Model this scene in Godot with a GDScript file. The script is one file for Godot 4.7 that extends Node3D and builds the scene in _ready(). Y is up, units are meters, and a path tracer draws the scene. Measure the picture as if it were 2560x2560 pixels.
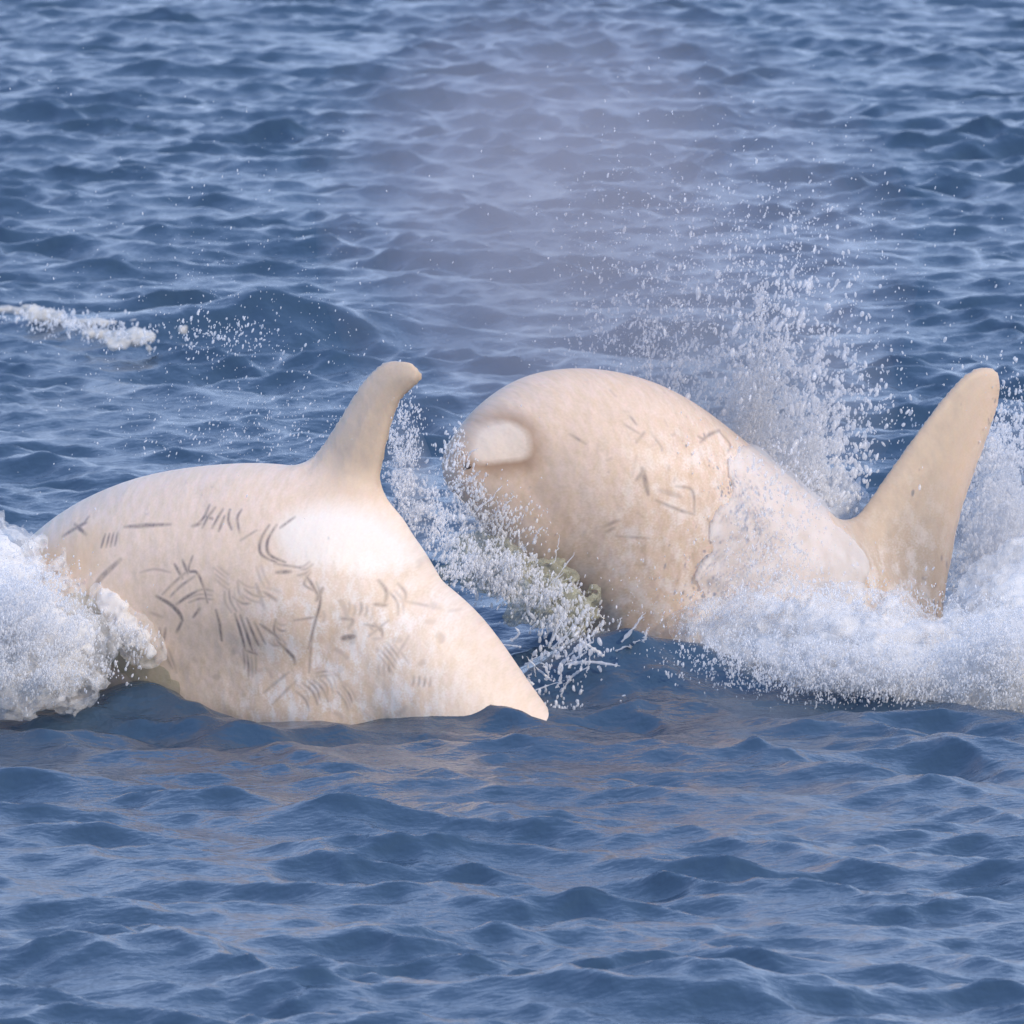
extends Node3D
# Two white orcas surfacing in a choppy blue sea.
# Order: camera, sky, sun, exposure; sea; orcas; foam, spray, mist.

const PPM := 450.0          # photograph pixels per metre at the distance of the front orca
const DIST := 80.0          # metres from the camera to the front orca, along the sea
const DOWN := 6.3           # degrees the lens looks down
const WATERLINE := 1810.0   # photograph row of the calm water at the front orca

var eye := Vector3.ZERO
var fwd := Vector3.ZERO
var upv := Vector3.ZERO
var span := 1.0
var rng := RandomNumberGenerator.new()
var n_a := FastNoiseLite.new()
var n_b := FastNoiseLite.new()
var n_c := FastNoiseLite.new()
var wave_dir := PackedVector2Array()
var wave_k := PackedFloat32Array()
var wave_a := PackedFloat32Array()
var wave_p := PackedFloat32Array()
var humps: Array = []

# ------------------------------------------------------------------ pixels to places
func ray(px: float, py: float) -> Vector3:
	return fwd + Vector3.RIGHT * ((px - 1280.0) / PPM / span) - upv * ((py - 1280.0) / PPM / span)

func at(px: float, py: float, z: float) -> Vector3:
	var d := ray(px, py)
	return eye + d * ((z - eye.z) / d.z)

func on_sea(px: float, py: float, y := 0.0) -> Vector3:
	var d := ray(px, py)
	return eye + d * ((y - eye.y) / d.y)

func on_plane(px: float, py: float, p0: Vector3, n: Vector3) -> Vector3:
	var d := ray(px, py)
	return eye + d * ((p0 - eye).dot(n) / d.dot(n))

# ------------------------------------------------------------------ small helpers
func lin(r: float, g: float, b: float) -> Color:
	return Color(r, g, b).linear_to_srgb()

func tag(o: Node, label: String, category: String, kind := "", group := "") -> void:
	if label != "": o.set_meta("label", label)
	if category != "": o.set_meta("category", category)
	if kind != "": o.set_meta("kind", kind)
	if group != "": o.set_meta("group", group)

func noise_of(seed_: int, freq: float, octaves := 4, kind := FastNoiseLite.TYPE_SIMPLEX_SMOOTH) -> FastNoiseLite:
	var n := FastNoiseLite.new()
	n.seed = seed_
	n.noise_type = kind
	n.frequency = freq
	n.fractal_octaves = octaves
	n.fractal_type = FastNoiseLite.FRACTAL_FBM if octaves > 1 else FastNoiseLite.FRACTAL_NONE
	return n

func smooth_line(pts: Array, per := 8, closed := true) -> PackedVector2Array:
	var out := PackedVector2Array()
	var n := pts.size()
	for i in (n if closed else n - 1):
		var p0: Vector2 = pts[(i - 1 + n) % n] if closed else pts[maxi(i - 1, 0)]
		var p1: Vector2 = pts[i]
		var p2: Vector2 = pts[(i + 1) % n]
		var p3: Vector2 = pts[(i + 2) % n] if closed else pts[mini(i + 2, n - 1)]
		for j in per:
			out.append(p1.cubic_interpolate(p2, p0, p3, j / float(per)))
	if not closed:
		out.append(pts[n - 1])
	return out

# ------------------------------------------------------------------ sea
# a sum of wind waves, four to a matrix: out = S * sin(A) + C * cos(A), A from x alone, S and C from z alone
const WAVES := 84
func make_waves() -> void:
	rng.seed = 77
	for i in WAVES:
		var t := i / float(WAVES - 1)
		var l := 2.4 * pow(0.058, t) * rng.randf_range(0.94, 1.06)
		var ang := PI * 0.5 + 0.22 + rng.randfn(0.0, lerpf(0.4, 0.75, t))
		var k := TAU / l
		var slope := 0.028 + 0.034 * sin(PI * clampf(t * 0.95, 0.0, 1.0))
		if l > 1.6: slope *= 0.7
		wave_dir.append(Vector2(cos(ang), sin(ang)))
		wave_k.append(k)
		wave_a.append(slope / k)
		wave_p.append(rng.randf() * TAU)

func hump_y(x: float, z: float) -> float:
	var y := 0.0
	for h in humps:
		var dx: float = x - h[0]
		var dz: float = z - h[1]
		if absf(dx) > h[7] or absf(dz) > h[7]: continue
		var u: float = (dx * h[5] + dz * h[6]) / h[2]
		var v: float = (-dx * h[6] + dz * h[5]) / h[3]
		y += h[4] * exp(-u * u - v * v)
	return y

# a local swell: centre, half-lengths along and across its crest, height, turn of the crest
func hump(c: Vector3, along: float, across: float, height: float, turn := 0.0) -> void:
	humps.append([c.x, c.z, along, across, height, cos(turn), sin(turn), maxf(along, across) * 2.6])

func gust(x: float, z: float) -> float:
	return clampf(0.90 + 0.45 * n_c.get_noise_2d(x, z * 0.45) + 0.6 * n_a.get_noise_2d(x, z * 0.6), 0.6, 1.5)

func sea_y(x: float, z: float) -> float:
	var y := 0.0
	for i in WAVES:
		y += wave_a[i] * sin(wave_k[i] * (wave_dir[i].x * x + wave_dir[i].y * z) + wave_p[i])
	return y * gust(x, z) + hump_y(x, z)

func steps(fine_lo: float, fine_hi: float, d: float, far_lo: float, far_hi: float) -> PackedFloat32Array:
	var left: Array = []
	var p := fine_lo
	var s := d
	while p > far_lo:
		s *= 1.28
		p -= s
		left.append(p)
	left.reverse()
	var out := PackedFloat32Array(left)
	p = fine_lo
	while p <= fine_hi:
		out.append(p)
		p += d
	s = d
	while p < far_hi:
		out.append(p)
		s *= 1.28
		p += s
	return out

func build_sea() -> void:
	var xs := steps(-6.6, 6.6, 0.034, -2500.0, 2500.0)
	var zs := steps(-63.0, 14.0, 0.06, -3000.0, 120.0)
	var nx := xs.size()
	var nz := zs.size()
	var groups := WAVES / 4
	var sa := PackedVector4Array()
	var ca := PackedVector4Array()
	sa.resize(nx * groups)
	ca.resize(nx * groups)
	var gx := PackedInt32Array()      # how many groups of waves the spacing there can carry
	for i in nx:
		var dx := xs[i] - xs[i - 1] if i > 0 else 500.0
		var g := 0
		for q in groups:
			var vs := Vector4()
			var vc := Vector4()
			for w in 4:
				var ph := wave_k[q * 4 + w] * wave_dir[q * 4 + w].x * xs[i]
				vs[w] = sin(ph)
				vc[w] = cos(ph)
			sa[i * groups + q] = vs
			ca[i * groups + q] = vc
			if wave_k[q * 4] * dx < 2.4: g = q + 1
		gx.append(g)
	var v := PackedVector3Array()
	v.resize(nx * nz)
	for j in nz:
		var z := zs[j]
		var dz := zs[j] - zs[j - 1] if j > 0 else 500.0
		var ms: Array[Projection] = []
		var mc: Array[Projection] = []
		var gz := 0
		for q in groups:
			var cs: Array[Vector4] = []
			var cc: Array[Vector4] = []
			for w in 4:
				var i := q * 4 + w
				var d := wave_dir[i]
				var ph := wave_k[i] * d.y * z + wave_p[i]
				var am := wave_a[i]
				var s1 := am * sin(ph)
				var c1 := am * cos(ph)
				cs.append(Vector4(c1, -0.8 * d.x * s1, -0.8 * d.y * s1, 0.0))
				cc.append(Vector4(s1, 0.8 * d.x * c1, 0.8 * d.y * c1, 0.0))
			ms.append(Projection(cs[0], cs[1], cs[2], cs[3]))
			mc.append(Projection(cc[0], cc[1], cc[2], cc[3]))
			if wave_k[q * 4] * dz < 2.6: gz = q + 1
		for i in nx:
			var x := xs[i]
			var r := Vector4.ZERO
			var o := i * groups
			for q in mini(gx[i], gz):
				r += ms[q] * sa[o + q] + mc[q] * ca[o + q]
			r *= gust(x, z)
			v[j * nx + i] = Vector3(x + r.y, r.x + (hump_y(x, z) if absf(x) < 6.0 else 0.0), z + r.z)
	var nm := PackedVector3Array()
	nm.resize(nx * nz)
	for j in nz:
		var j0 := maxi(j - 1, 0) * nx
		var j1 := mini(j + 1, nz - 1) * nx
		for i in nx:
			var tx := v[j * nx + mini(i + 1, nx - 1)] - v[j * nx + maxi(i - 1, 0)]
			var tz := v[j1 + i] - v[j0 + i]
			nm[j * nx + i] = tz.cross(tx).normalized()
	var idx := PackedInt32Array()
	idx.resize((nx - 1) * (nz - 1) * 6)
	var w := 0
	for j in nz - 1:
		for i in nx - 1:
			var a := j * nx + i
			idx[w] = a; idx[w + 1] = a + 1; idx[w + 2] = a + nx
			idx[w + 3] = a + 1; idx[w + 4] = a + nx + 1; idx[w + 5] = a + nx
			w += 6
	var arr := []
	arr.resize(Mesh.ARRAY_MAX)
	arr[Mesh.ARRAY_VERTEX] = v
	arr[Mesh.ARRAY_NORMAL] = nm
	arr[Mesh.ARRAY_INDEX] = idx
	var m := ArrayMesh.new()
	m.add_surface_from_arrays(Mesh.PRIMITIVE_TRIANGLES, arr)
	var mat := StandardMaterial3D.new()
	mat.albedo_color = lin(0.030, 0.058, 0.095)
	mat.roughness = 0.18
	mat.metallic_specular = 0.40
	var ripples := noise_of(12, 0.05, 4).get_seamless_image(512, 512)
	ripples.bump_map_to_normal_map(6.0)
	mat.normal_enabled = true
	mat.normal_texture = ImageTexture.create_from_image(ripples)
	mat.normal_scale = 0.3
	mat.uv1_triplanar = true
	mat.uv1_world_triplanar = true
	mat.uv1_scale = Vector3(0.37, 0.37, 0.61)
	var o := MeshInstance3D.new()
	o.name = "sea"
	o.mesh = m
	o.material_override = mat
	add_child(o)
	tag(o, "choppy deep blue sea around the two white orcas", "sea", "structure")

# ------------------------------------------------------------------ rounded bodies: a distance field meshed as surface nets
class SoftForm:
	var a := PackedVector3Array()
	var ba := PackedVector3Array()
	var inv := PackedFloat32Array()
	var ra := PackedFloat32Array()
	var rb := PackedFloat32Array()
	var blend := 0.14
	var fin := PackedVector2Array()
	var fin_o := Vector3.ZERO
	var fin_u := Vector3.RIGHT
	var fin_v := Vector3.UP
	var fin_n := Vector3.BACK
	var fin_thick := 0.075
	var fin_h := 1.0
	var fin_lo := Vector2(1e9, 1e9)
	var fin_hi := Vector2(-1e9, -1e9)
	var fin_blend := 0.10
	var rough: FastNoiseLite
	var rough_amp := 0.0
	var fine: FastNoiseLite
	var fine_amp := 0.0
	var clip: Array[Vector4] = []       # a film over the body keeps to these rods
	var clip_dir := Vector3.FORWARD
	var clip_deep := 1.0
	var film := 0.022
	var has_uv := false
	var uv_o := Vector3.ZERO     # flat mapping on the flank, square to the body's side
	var uv_x := Vector3.RIGHT
	var uv_y := Vector3.DOWN
	var uv_c := Vector2.ZERO
	func uv(p: Vector3) -> Vector2:
		var q := p - uv_o
		return Vector2(q.dot(uv_x), q.dot(uv_y)) + uv_c
	func bone(p: Vector3, q: Vector3, r0: float, r1: float) -> void:
		a.append(p); ba.append(q - p)
		inv.append(1.0 / maxf((q - p).length_squared(), 1e-9))
		ra.append(r0); rb.append(r1)
	func spine(pts: PackedVector3Array, rad: PackedFloat32Array, per := 8) -> void:
		var n := pts.size()
		var last := pts[0]
		var last_r := rad[0]
		for i in n - 1:
			for j in range(1, per + 1):
				var t := j / float(per)
				var p := pts[i].cubic_interpolate(pts[i + 1], pts[maxi(i - 1, 0)], pts[mini(i + 2, n - 1)], t)
				var r := cubic_interpolate(rad[i], rad[i + 1], rad[maxi(i - 1, 0)], rad[mini(i + 2, n - 1)], t)
				bone(last, p, last_r, r)
				last = p
				last_r = r
		extra = a.size()
	func fin_d(p: Vector3) -> float:
		var r := p - fin_o
		var q := Vector2(r.dot(fin_u), r.dot(fin_v))
		var n := absf(r.dot(fin_n))
		var out := maxf(maxf(maxf(fin_lo.x - q.x, q.x - fin_hi.x), maxf(fin_lo.y - q.y, q.y - fin_hi.y)), n - 0.15)
		if out > 0.2: return out
		var d := 1e9
		var s := 1.0
		var c := fin.size()
		var vj := fin[c - 1]
		for i in c:
			var vi := fin[i]
			var e := vj - vi
			var w := q - vi
			var b := w - e * clampf(w.dot(e) / e.length_squared(), 0.0, 1.0)
			d = minf(d, b.length_squared())
			if ((q.y >= vi.y) != (q.y >= vj.y)) and ((e.x * w.y > e.y * w.x) == (e.y > 0.0)):
				s = -s
			vj = vi
		d = sqrt(d) * s
		if d > 0.0:
			return sqrt(d * d + n * n) - 0.02
		var t := fin_thick * (1.0 - 0.72 * clampf(q.y / fin_h, 0.0, 1.0)) * sqrt(clampf(-d / 0.16, 0.0, 1.0))
		return n - t - 0.02
	var live := PackedInt32Array()      # bones near the block being sampled
	var extra := 1 << 30                # bones from here on are blended in, those before are one smooth chain
	func raw(i: int, p: Vector3) -> float:
		var pa := p - a[i]
		var t := clampf(pa.dot(ba[i]) * inv[i], 0.0, 1.0)
		return (pa - ba[i] * t).length() - (ra[i] + (rb[i] - ra[i]) * t)
	func focus(p: Vector3, r: float) -> void:
		var d := PackedFloat32Array()
		var least := 1e9
		for i in a.size():
			var x := raw(i, p)
			d.append(x)
			least = minf(least, x)
		live.clear()
		for i in a.size():
			if d[i] < least + 2.0 * r + (0.012 if i < extra else blend): live.append(i)
	func at(p: Vector3) -> float:
		var d := 1e9
		for i in live:
			var pa := p - a[i]
			var t := clampf(pa.dot(ba[i]) * inv[i], 0.0, 1.0)
			var x := (pa - ba[i] * t).length() - (ra[i] + (rb[i] - ra[i]) * t)
			if i < extra:
				d = minf(d, x)
			else:
				var h := maxf(blend - absf(d - x), 0.0) / blend
				d = minf(d, x) - h * h * blend * 0.25
		if fin.size() > 0 and d > -0.3:
			var x := fin_d(p)
			var h := maxf(fin_blend - absf(d - x), 0.0) / fin_blend
			d = minf(d, x) - h * h * fin_blend * 0.25
		if clip.size() > 0:
			var e := 1e9
			for c in clip:
				var q := p - Vector3(c.x, c.y, c.z)
				e = minf(e, (q - clip_dir * clampf(q.dot(clip_dir), 0.0, clip_deep)).length() - c.w)
			d = maxf(d - film, e)
		if rough_amp > 0.0 and absf(d) < rough_amp * 2.0 + fine_amp + 0.25:
			d -= rough_amp * rough.get_noise_3dv(p)
			if fine_amp > 0.0:
				d -= fine_amp * fine.get_noise_3dv(p)
		return d

func net(f: SoftForm, lo: Vector3, hi: Vector3, cell: float) -> ArrayMesh:
	var n := Vector3i(((hi - lo) / cell / 4.0).ceil()) * 4 + Vector3i.ONE
	var val := PackedFloat32Array()
	val.resize(n.x * n.y * n.z)
	var sy := n.x
	var sz := n.x * n.y
	var reach := cell * 4.0 * 0.95 + f.rough_amp + f.fine_amp + 0.03
	var active := PackedInt32Array()
	for bz in range(0, n.z, 4):
		for by in range(0, n.y, 4):
			for bx in range(0, n.x, 4):
				var mid := lo + Vector3(bx + 1.5, by + 1.5, bz + 1.5) * cell
				f.focus(mid, cell * 3.2)
				var c := f.at(mid)
				var skip := absf(c) > reach
				if not skip: active.append_array([bx, by, bz])
				for z in range(bz, mini(bz + 4, n.z)):
					for y in range(by, mini(by + 4, n.y)):
						var o := y * sy + z * sz
						for x in range(bx, mini(bx + 4, n.x)):
							val[x + o] = c if skip else f.at(lo + Vector3(x, y, z) * cell)
	var where := PackedInt32Array()
	where.resize(val.size())
	where.fill(-1)
	var verts := PackedVector3Array()
	var norms := PackedVector3Array()
	var uvs := PackedVector2Array()
	var idx := PackedInt32Array()
	var e := cell * 0.6
	for ab in range(0, active.size(), 3):
		var bx := active[ab]
		var by := active[ab + 1]
		var bz := active[ab + 2]
		f.focus(lo + Vector3(bx + 2, by + 2, bz + 2) * cell, cell * 4.5)
		for cell_no in 64:
				var x := bx + (cell_no & 3)
				var y := by + ((cell_no >> 2) & 3)
				var z := bz + (cell_no >> 4)
				if x >= n.x - 1 or y >= n.y - 1 or z >= n.z - 1: continue
				var o := x + y * sy + z * sz
				var v0 := val[o]
				if absf(v0) > 0.3: continue
				var neg := 0
				var sum := Vector3.ZERO
				var cnt := 0
				for k in 8:
					if val[o + (k & 1) + ((k >> 1) & 1) * sy + (k >> 2) * sz] < 0.0: neg += 1
				if neg == 0 or neg == 8: continue
				for k in 8:
					var kx := k & 1
					var ky := (k >> 1) & 1
					var kz := k >> 2
					var va := val[o + kx + ky * sy + kz * sz]
					if kx == 0:
						var vb := val[o + 1 + ky * sy + kz * sz]
						if (va < 0.0) != (vb < 0.0):
							sum += Vector3(va / (va - vb), ky, kz); cnt += 1
					if ky == 0:
						var vb := val[o + kx + sy + kz * sz]
						if (va < 0.0) != (vb < 0.0):
							sum += Vector3(kx, va / (va - vb), kz); cnt += 1
					if kz == 0:
						var vb := val[o + kx + ky * sy + sz]
						if (va < 0.0) != (vb < 0.0):
							sum += Vector3(kx, ky, va / (va - vb)); cnt += 1
				var p := lo + (Vector3(x, y, z) + sum / cnt) * cell
				where[o] = verts.size()
				verts.append(p)
				norms.append((Vector3(1, -1, -1) * f.at(p + Vector3(e, -e, -e)) + Vector3(-1, -1, 1) * f.at(p + Vector3(-e, -e, e)) + Vector3(-1, 1, -1) * f.at(p + Vector3(-e, e, -e)) + Vector3(1, 1, 1) * f.at(p + Vector3(e, e, e))).normalized())
				if f.has_uv: uvs.append(f.uv(p))
	var st := [1, sy, sz]
	for ab in range(0, active.size(), 3):
		for cell_no in 64:
				var x := active[ab] + (cell_no & 3)
				var y := active[ab + 1] + ((cell_no >> 2) & 3)
				var z := active[ab + 2] + (cell_no >> 4)
				if x < 1 or y < 1 or z < 1 or x >= n.x - 1 or y >= n.y - 1 or z >= n.z - 1: continue
				var o := x + y * sy + z * sz
				var v0 := val[o]
				for ax in 3:
					var v1 := val[o + st[ax]]
					if (v0 < 0.0) == (v1 < 0.0): continue
					var s1: int = st[(ax + 1) % 3]
					var s2: int = st[(ax + 2) % 3]
					var q0 := where[o - s1 - s2]
					var q1 := where[o - s2]
					var q2 := where[o]
					var q3 := where[o - s1]
					if q0 < 0 or q1 < 0 or q2 < 0 or q3 < 0: continue
					if v0 < 0.0:
						idx.append_array([q0, q2, q1, q0, q3, q2])
					else:
						idx.append_array([q0, q1, q2, q0, q2, q3])
	var arr := []
	arr.resize(Mesh.ARRAY_MAX)
	arr[Mesh.ARRAY_VERTEX] = verts
	arr[Mesh.ARRAY_NORMAL] = norms
	if uvs.size() > 0: arr[Mesh.ARRAY_TEX_UV] = uvs
	arr[Mesh.ARRAY_INDEX] = idx
	var m := ArrayMesh.new()
	m.add_surface_from_arrays(Mesh.PRIMITIVE_TRIANGLES, arr)
	return m

# ------------------------------------------------------------------ skin: colour, rake marks and patches laid flat on the flank
class Hide:
	var w := 0
	var h := 0
	var x0 := 0.0
	var y0 := 0.0
	var s := 1.0
	var dark := PackedFloat32Array()    # share of grey-brown scar
	var pale := PackedFloat32Array()    # share of white patch
	var tan := PackedFloat32Array()     # share of brownish skin and of shade painted on the head
	var grey := PackedFloat32Array()    # share of grey-tan fin skin with its shade painted in
	var film := PackedFloat32Array()    # share of froth clinging in blotches
	func setup(px0: float, py0: float, px1: float, py1: float, scale: float) -> void:
		x0 = px0; y0 = py0; s = scale
		w = int((px1 - px0) * s); h = int((py1 - py0) * s)
		dark.resize(w * h); pale.resize(w * h); tan.resize(w * h); film.resize(w * h); grey.resize(w * h)
	func stroke(layer: PackedFloat32Array, pts: Array, wide: float, strength: float) -> PackedFloat32Array:
		var n := pts.size() - 1
		for i in n:
			var m := sin(PI * (0.12 + 0.76 * (i + 0.5) / n))     # drawn out thin at both ends
			var p: Vector2 = (pts[i] - Vector2(x0, y0)) * s
			var q: Vector2 = (pts[i + 1] - Vector2(x0, y0)) * s
			var r := wide * s * 0.44 * (0.35 + 0.65 * m)
			var pad := r + 2.0
			for y in range(maxi(int(minf(p.y, q.y) - pad), 0), mini(int(maxf(p.y, q.y) + pad) + 1, h)):
				for x in range(maxi(int(minf(p.x, q.x) - pad), 0), mini(int(maxf(p.x, q.x) + pad) + 1, w)):
					var c := Vector2(x, y)
					var e := q - p
					var t := clampf((c - p).dot(e) / maxf(e.length_squared(), 0.01), 0.0, 1.0)
					var d := (c - p - e * t).length()
					var k := strength * (0.45 + 0.55 * m) * clampf((pad - d) / 3.0, 0.0, 1.0)
					if k > layer[y * w + x]: layer[y * w + x] = k
		return layer

func make_orca(called: String, label: String, f: SoftForm, lo: Vector3, hi: Vector3, cell: float, skin: Hide, base: Color, pale_c: Color, tan_c: Color, dark_c: Color, where: Vector3, seed_: int) -> Node3D:
	var img := Image.create(skin.w, skin.h, false, Image.FORMAT_RGB8)
	var n1 := noise_of(seed_, 0.015, 4)
	var n2 := noise_of(seed_ + 1, 0.09, 3)
	var n3 := noise_of(seed_ + 2, 0.3, 2)
	for y in skin.h:
		for x in skin.w:
			var i := y * skin.w + x
			var g1 := n1.get_noise_2d(x, y)
			var g2 := n2.get_noise_2d(x, y * 0.55)
			var g3 := n3.get_noise_2d(x, y)
			var c := base * (1.0 + 0.08 * g1 + 0.08 * g2 + 0.07 * g3)
			c.b *= 1.0 + 0.08 * g2
			c = c.lerp(tan_c, clampf(skin.tan[i] + 0.22 * maxf(g1, 0.0), 0.0, 1.0))
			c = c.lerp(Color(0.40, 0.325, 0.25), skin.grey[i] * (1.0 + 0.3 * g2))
			var pl := skin.pale[i]
			if pl > 0.0:
				c = c.lerp(pale_c * (1.0 + 0.03 * g3), clampf(pl + (0.18 * g2 + 0.10 * g3) * pl * (1.6 - pl), 0.0, 1.0))
			var wet := skin.film[i]
			if wet > 0.0:      # blotches of clinging froth and bare skin
				c = c.lerp(Color(0.80, 0.78, 0.77), clampf(wet * (smoothstep(-0.25, 0.55, n2.get_noise_2d(x * 0.45, y * 0.28 + 400.0) + 0.25 * g3) * 0.6 + 0.2 * g3), 0.0, 0.6))
				c = c.lerp(tan_c, clampf(wet * smoothstep(0.0, 0.5, n2.get_noise_2d(x * 0.8 + 300.0, y * 0.25)) * 0.3, 0.0, 0.4))
			c = c.lerp(dark_c, clampf(skin.dark[i] * (1.5 + 0.9 * g2 + 0.5 * g3), 0.0, 0.9))
			c.a = 1.0
			img.set_pixel(x, y, c.clamp().linear_to_srgb())
	var mat := StandardMaterial3D.new()
	mat.albedo_texture = ImageTexture.create_from_image(img)
	mat.texture_repeat = false
	mat.roughness = 0.48
	mat.metallic_specular = 0.3
	mat.subsurf_scatter_enabled = true
	mat.subsurf_scatter_strength = 0.12
	var bumps := noise_of(seed_ + 5, 0.03, 3).get_seamless_image(1024, 512)
	bumps.resize(1024, 1024, Image.INTERPOLATE_CUBIC)
	bumps.bump_map_to_normal_map(4.0)
	mat.normal_enabled = true
	mat.normal_texture = ImageTexture.create_from_image(bumps)
	mat.normal_scale = 0.3
	var root := Node3D.new()
	root.name = called
	add_child(root)
	root.position = where
	tag(root, label, "orca", "", "white orcas")
	var b := MeshInstance3D.new()
	b.name = "body"
	b.mesh = net(f, lo, hi, cell)
	b.material_override = mat
	root.add_child(b)
	b.position = -where
	return root

# closed area of a patch in photograph pixels, soft at its rim
func patch(skin: Hide, layer: PackedFloat32Array, poly: PackedVector2Array, soft: float, strength: float) -> PackedFloat32Array:
	var lo := Vector2(1e9, 1e9)
	var hi := -lo
	for p in poly:
		lo = lo.min(p); hi = hi.max(p)
	for y in range(maxi(int((lo.y - soft - skin.y0) * skin.s), 0), mini(int((hi.y + soft - skin.y0) * skin.s), skin.h)):
		for x in range(maxi(int((lo.x - soft - skin.x0) * skin.s), 0), mini(int((hi.x + soft - skin.x0) * skin.s), skin.w)):
			var q := Vector2(x, y) / skin.s + Vector2(skin.x0, skin.y0)
			var d := 1e9
			var inside := false
			var b := poly[-1]
			for a in poly:
				var e := b - a
				var w := q - a
				d = minf(d, (w - e * clampf(w.dot(e) / e.length_squared(), 0.0, 1.0)).length_squared())
				if ((a.y > q.y) != (b.y > q.y)) and w.x < e.x * w.y / e.y: inside = not inside
				b = a
			d = -sqrt(d) if inside else sqrt(d)
			var k := strength * clampf(0.5 - d / (2.0 * soft), 0.0, 1.0)
			if k > layer[y * skin.w + x]: layer[y * skin.w + x] = k
	return layer

func v2(list: Array) -> Array:
	var out := []
	for i in range(0, list.size(), 2):
		out.append(Vector2(list[i], list[i + 1]))
	return out

# where the sight lines through these photograph spots meet the body, as spots on its flank
func on_skin(f: SoftForm, skin: Hide, pts, z0: float) -> Array:
	var out := []
	for q in pts:
		var d := ray(q.x, q.y).normalized()
		var p := at(q.x, q.y, z0)
		var hit := false
		for k in 40:
			f.focus(p, 0.02)
			var t := f.at(p)
			if t < 0.004:
				hit = true
				break
			if t > 1.5: break
			p += d * maxf(t, 0.006) * 0.9
		out.append(f.uv(p) * Vector2(skin.w, skin.h) / skin.s + Vector2(skin.x0, skin.y0) if hit else q)
	return out

func add_eye(orca: Node3D, f: SoftForm, px: float, py: float) -> void:
	var d := ray(px, py)
	var p := at(px, py, -1.2)
	for k in 200:
		f.focus(p, 0.05)
		if f.at(p) < 0.0: break
		p += d * 0.012
	var m := SphereMesh.new()
	m.radius = 0.022
	m.height = 0.034
	m.radial_segments = 16
	m.rings = 8
	var mat := StandardMaterial3D.new()
	mat.albedo_color = lin(0.06, 0.04, 0.035)
	mat.roughness = 0.15
	var o := MeshInstance3D.new()
	o.name = "eye"
	o.mesh = m
	o.material_override = mat
	orca.add_child(o)
	o.position = p - orca.position

func flat_uv(f: SoftForm, skin: Hide, p0: Vector3, back: Vector3, px: Vector2, turn: float) -> void:
	f.has_uv = true
	f.uv_o = p0
	f.uv_x = back * (turn * PPM * skin.s / skin.w)
	f.uv_y = Vector3.DOWN * (0.99 * PPM * skin.s / skin.h)
	f.uv_c = Vector2((px.x - skin.x0) * skin.s / skin.w, (px.y - skin.y0) * skin.s / skin.h)

func slant(px: float, p0: float, p1: float, z0: float, z1: float) -> float:
	return lerpf(z0, z1, clampf((px - p0) / (p1 - p0), -0.2, 1.2))

func set_spine(f: SoftForm, c: Array, p0: float, p1: float, z0: float, z1: float) -> void:
	var pts := PackedVector3Array()
	var rad := PackedFloat32Array()
	for q in c:
		pts.append(at(q[0], q[1], slant(q[0], p0, p1, z0, z1)))
		rad.append(q[2] / PPM)
	f.spine(pts, rad)

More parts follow.
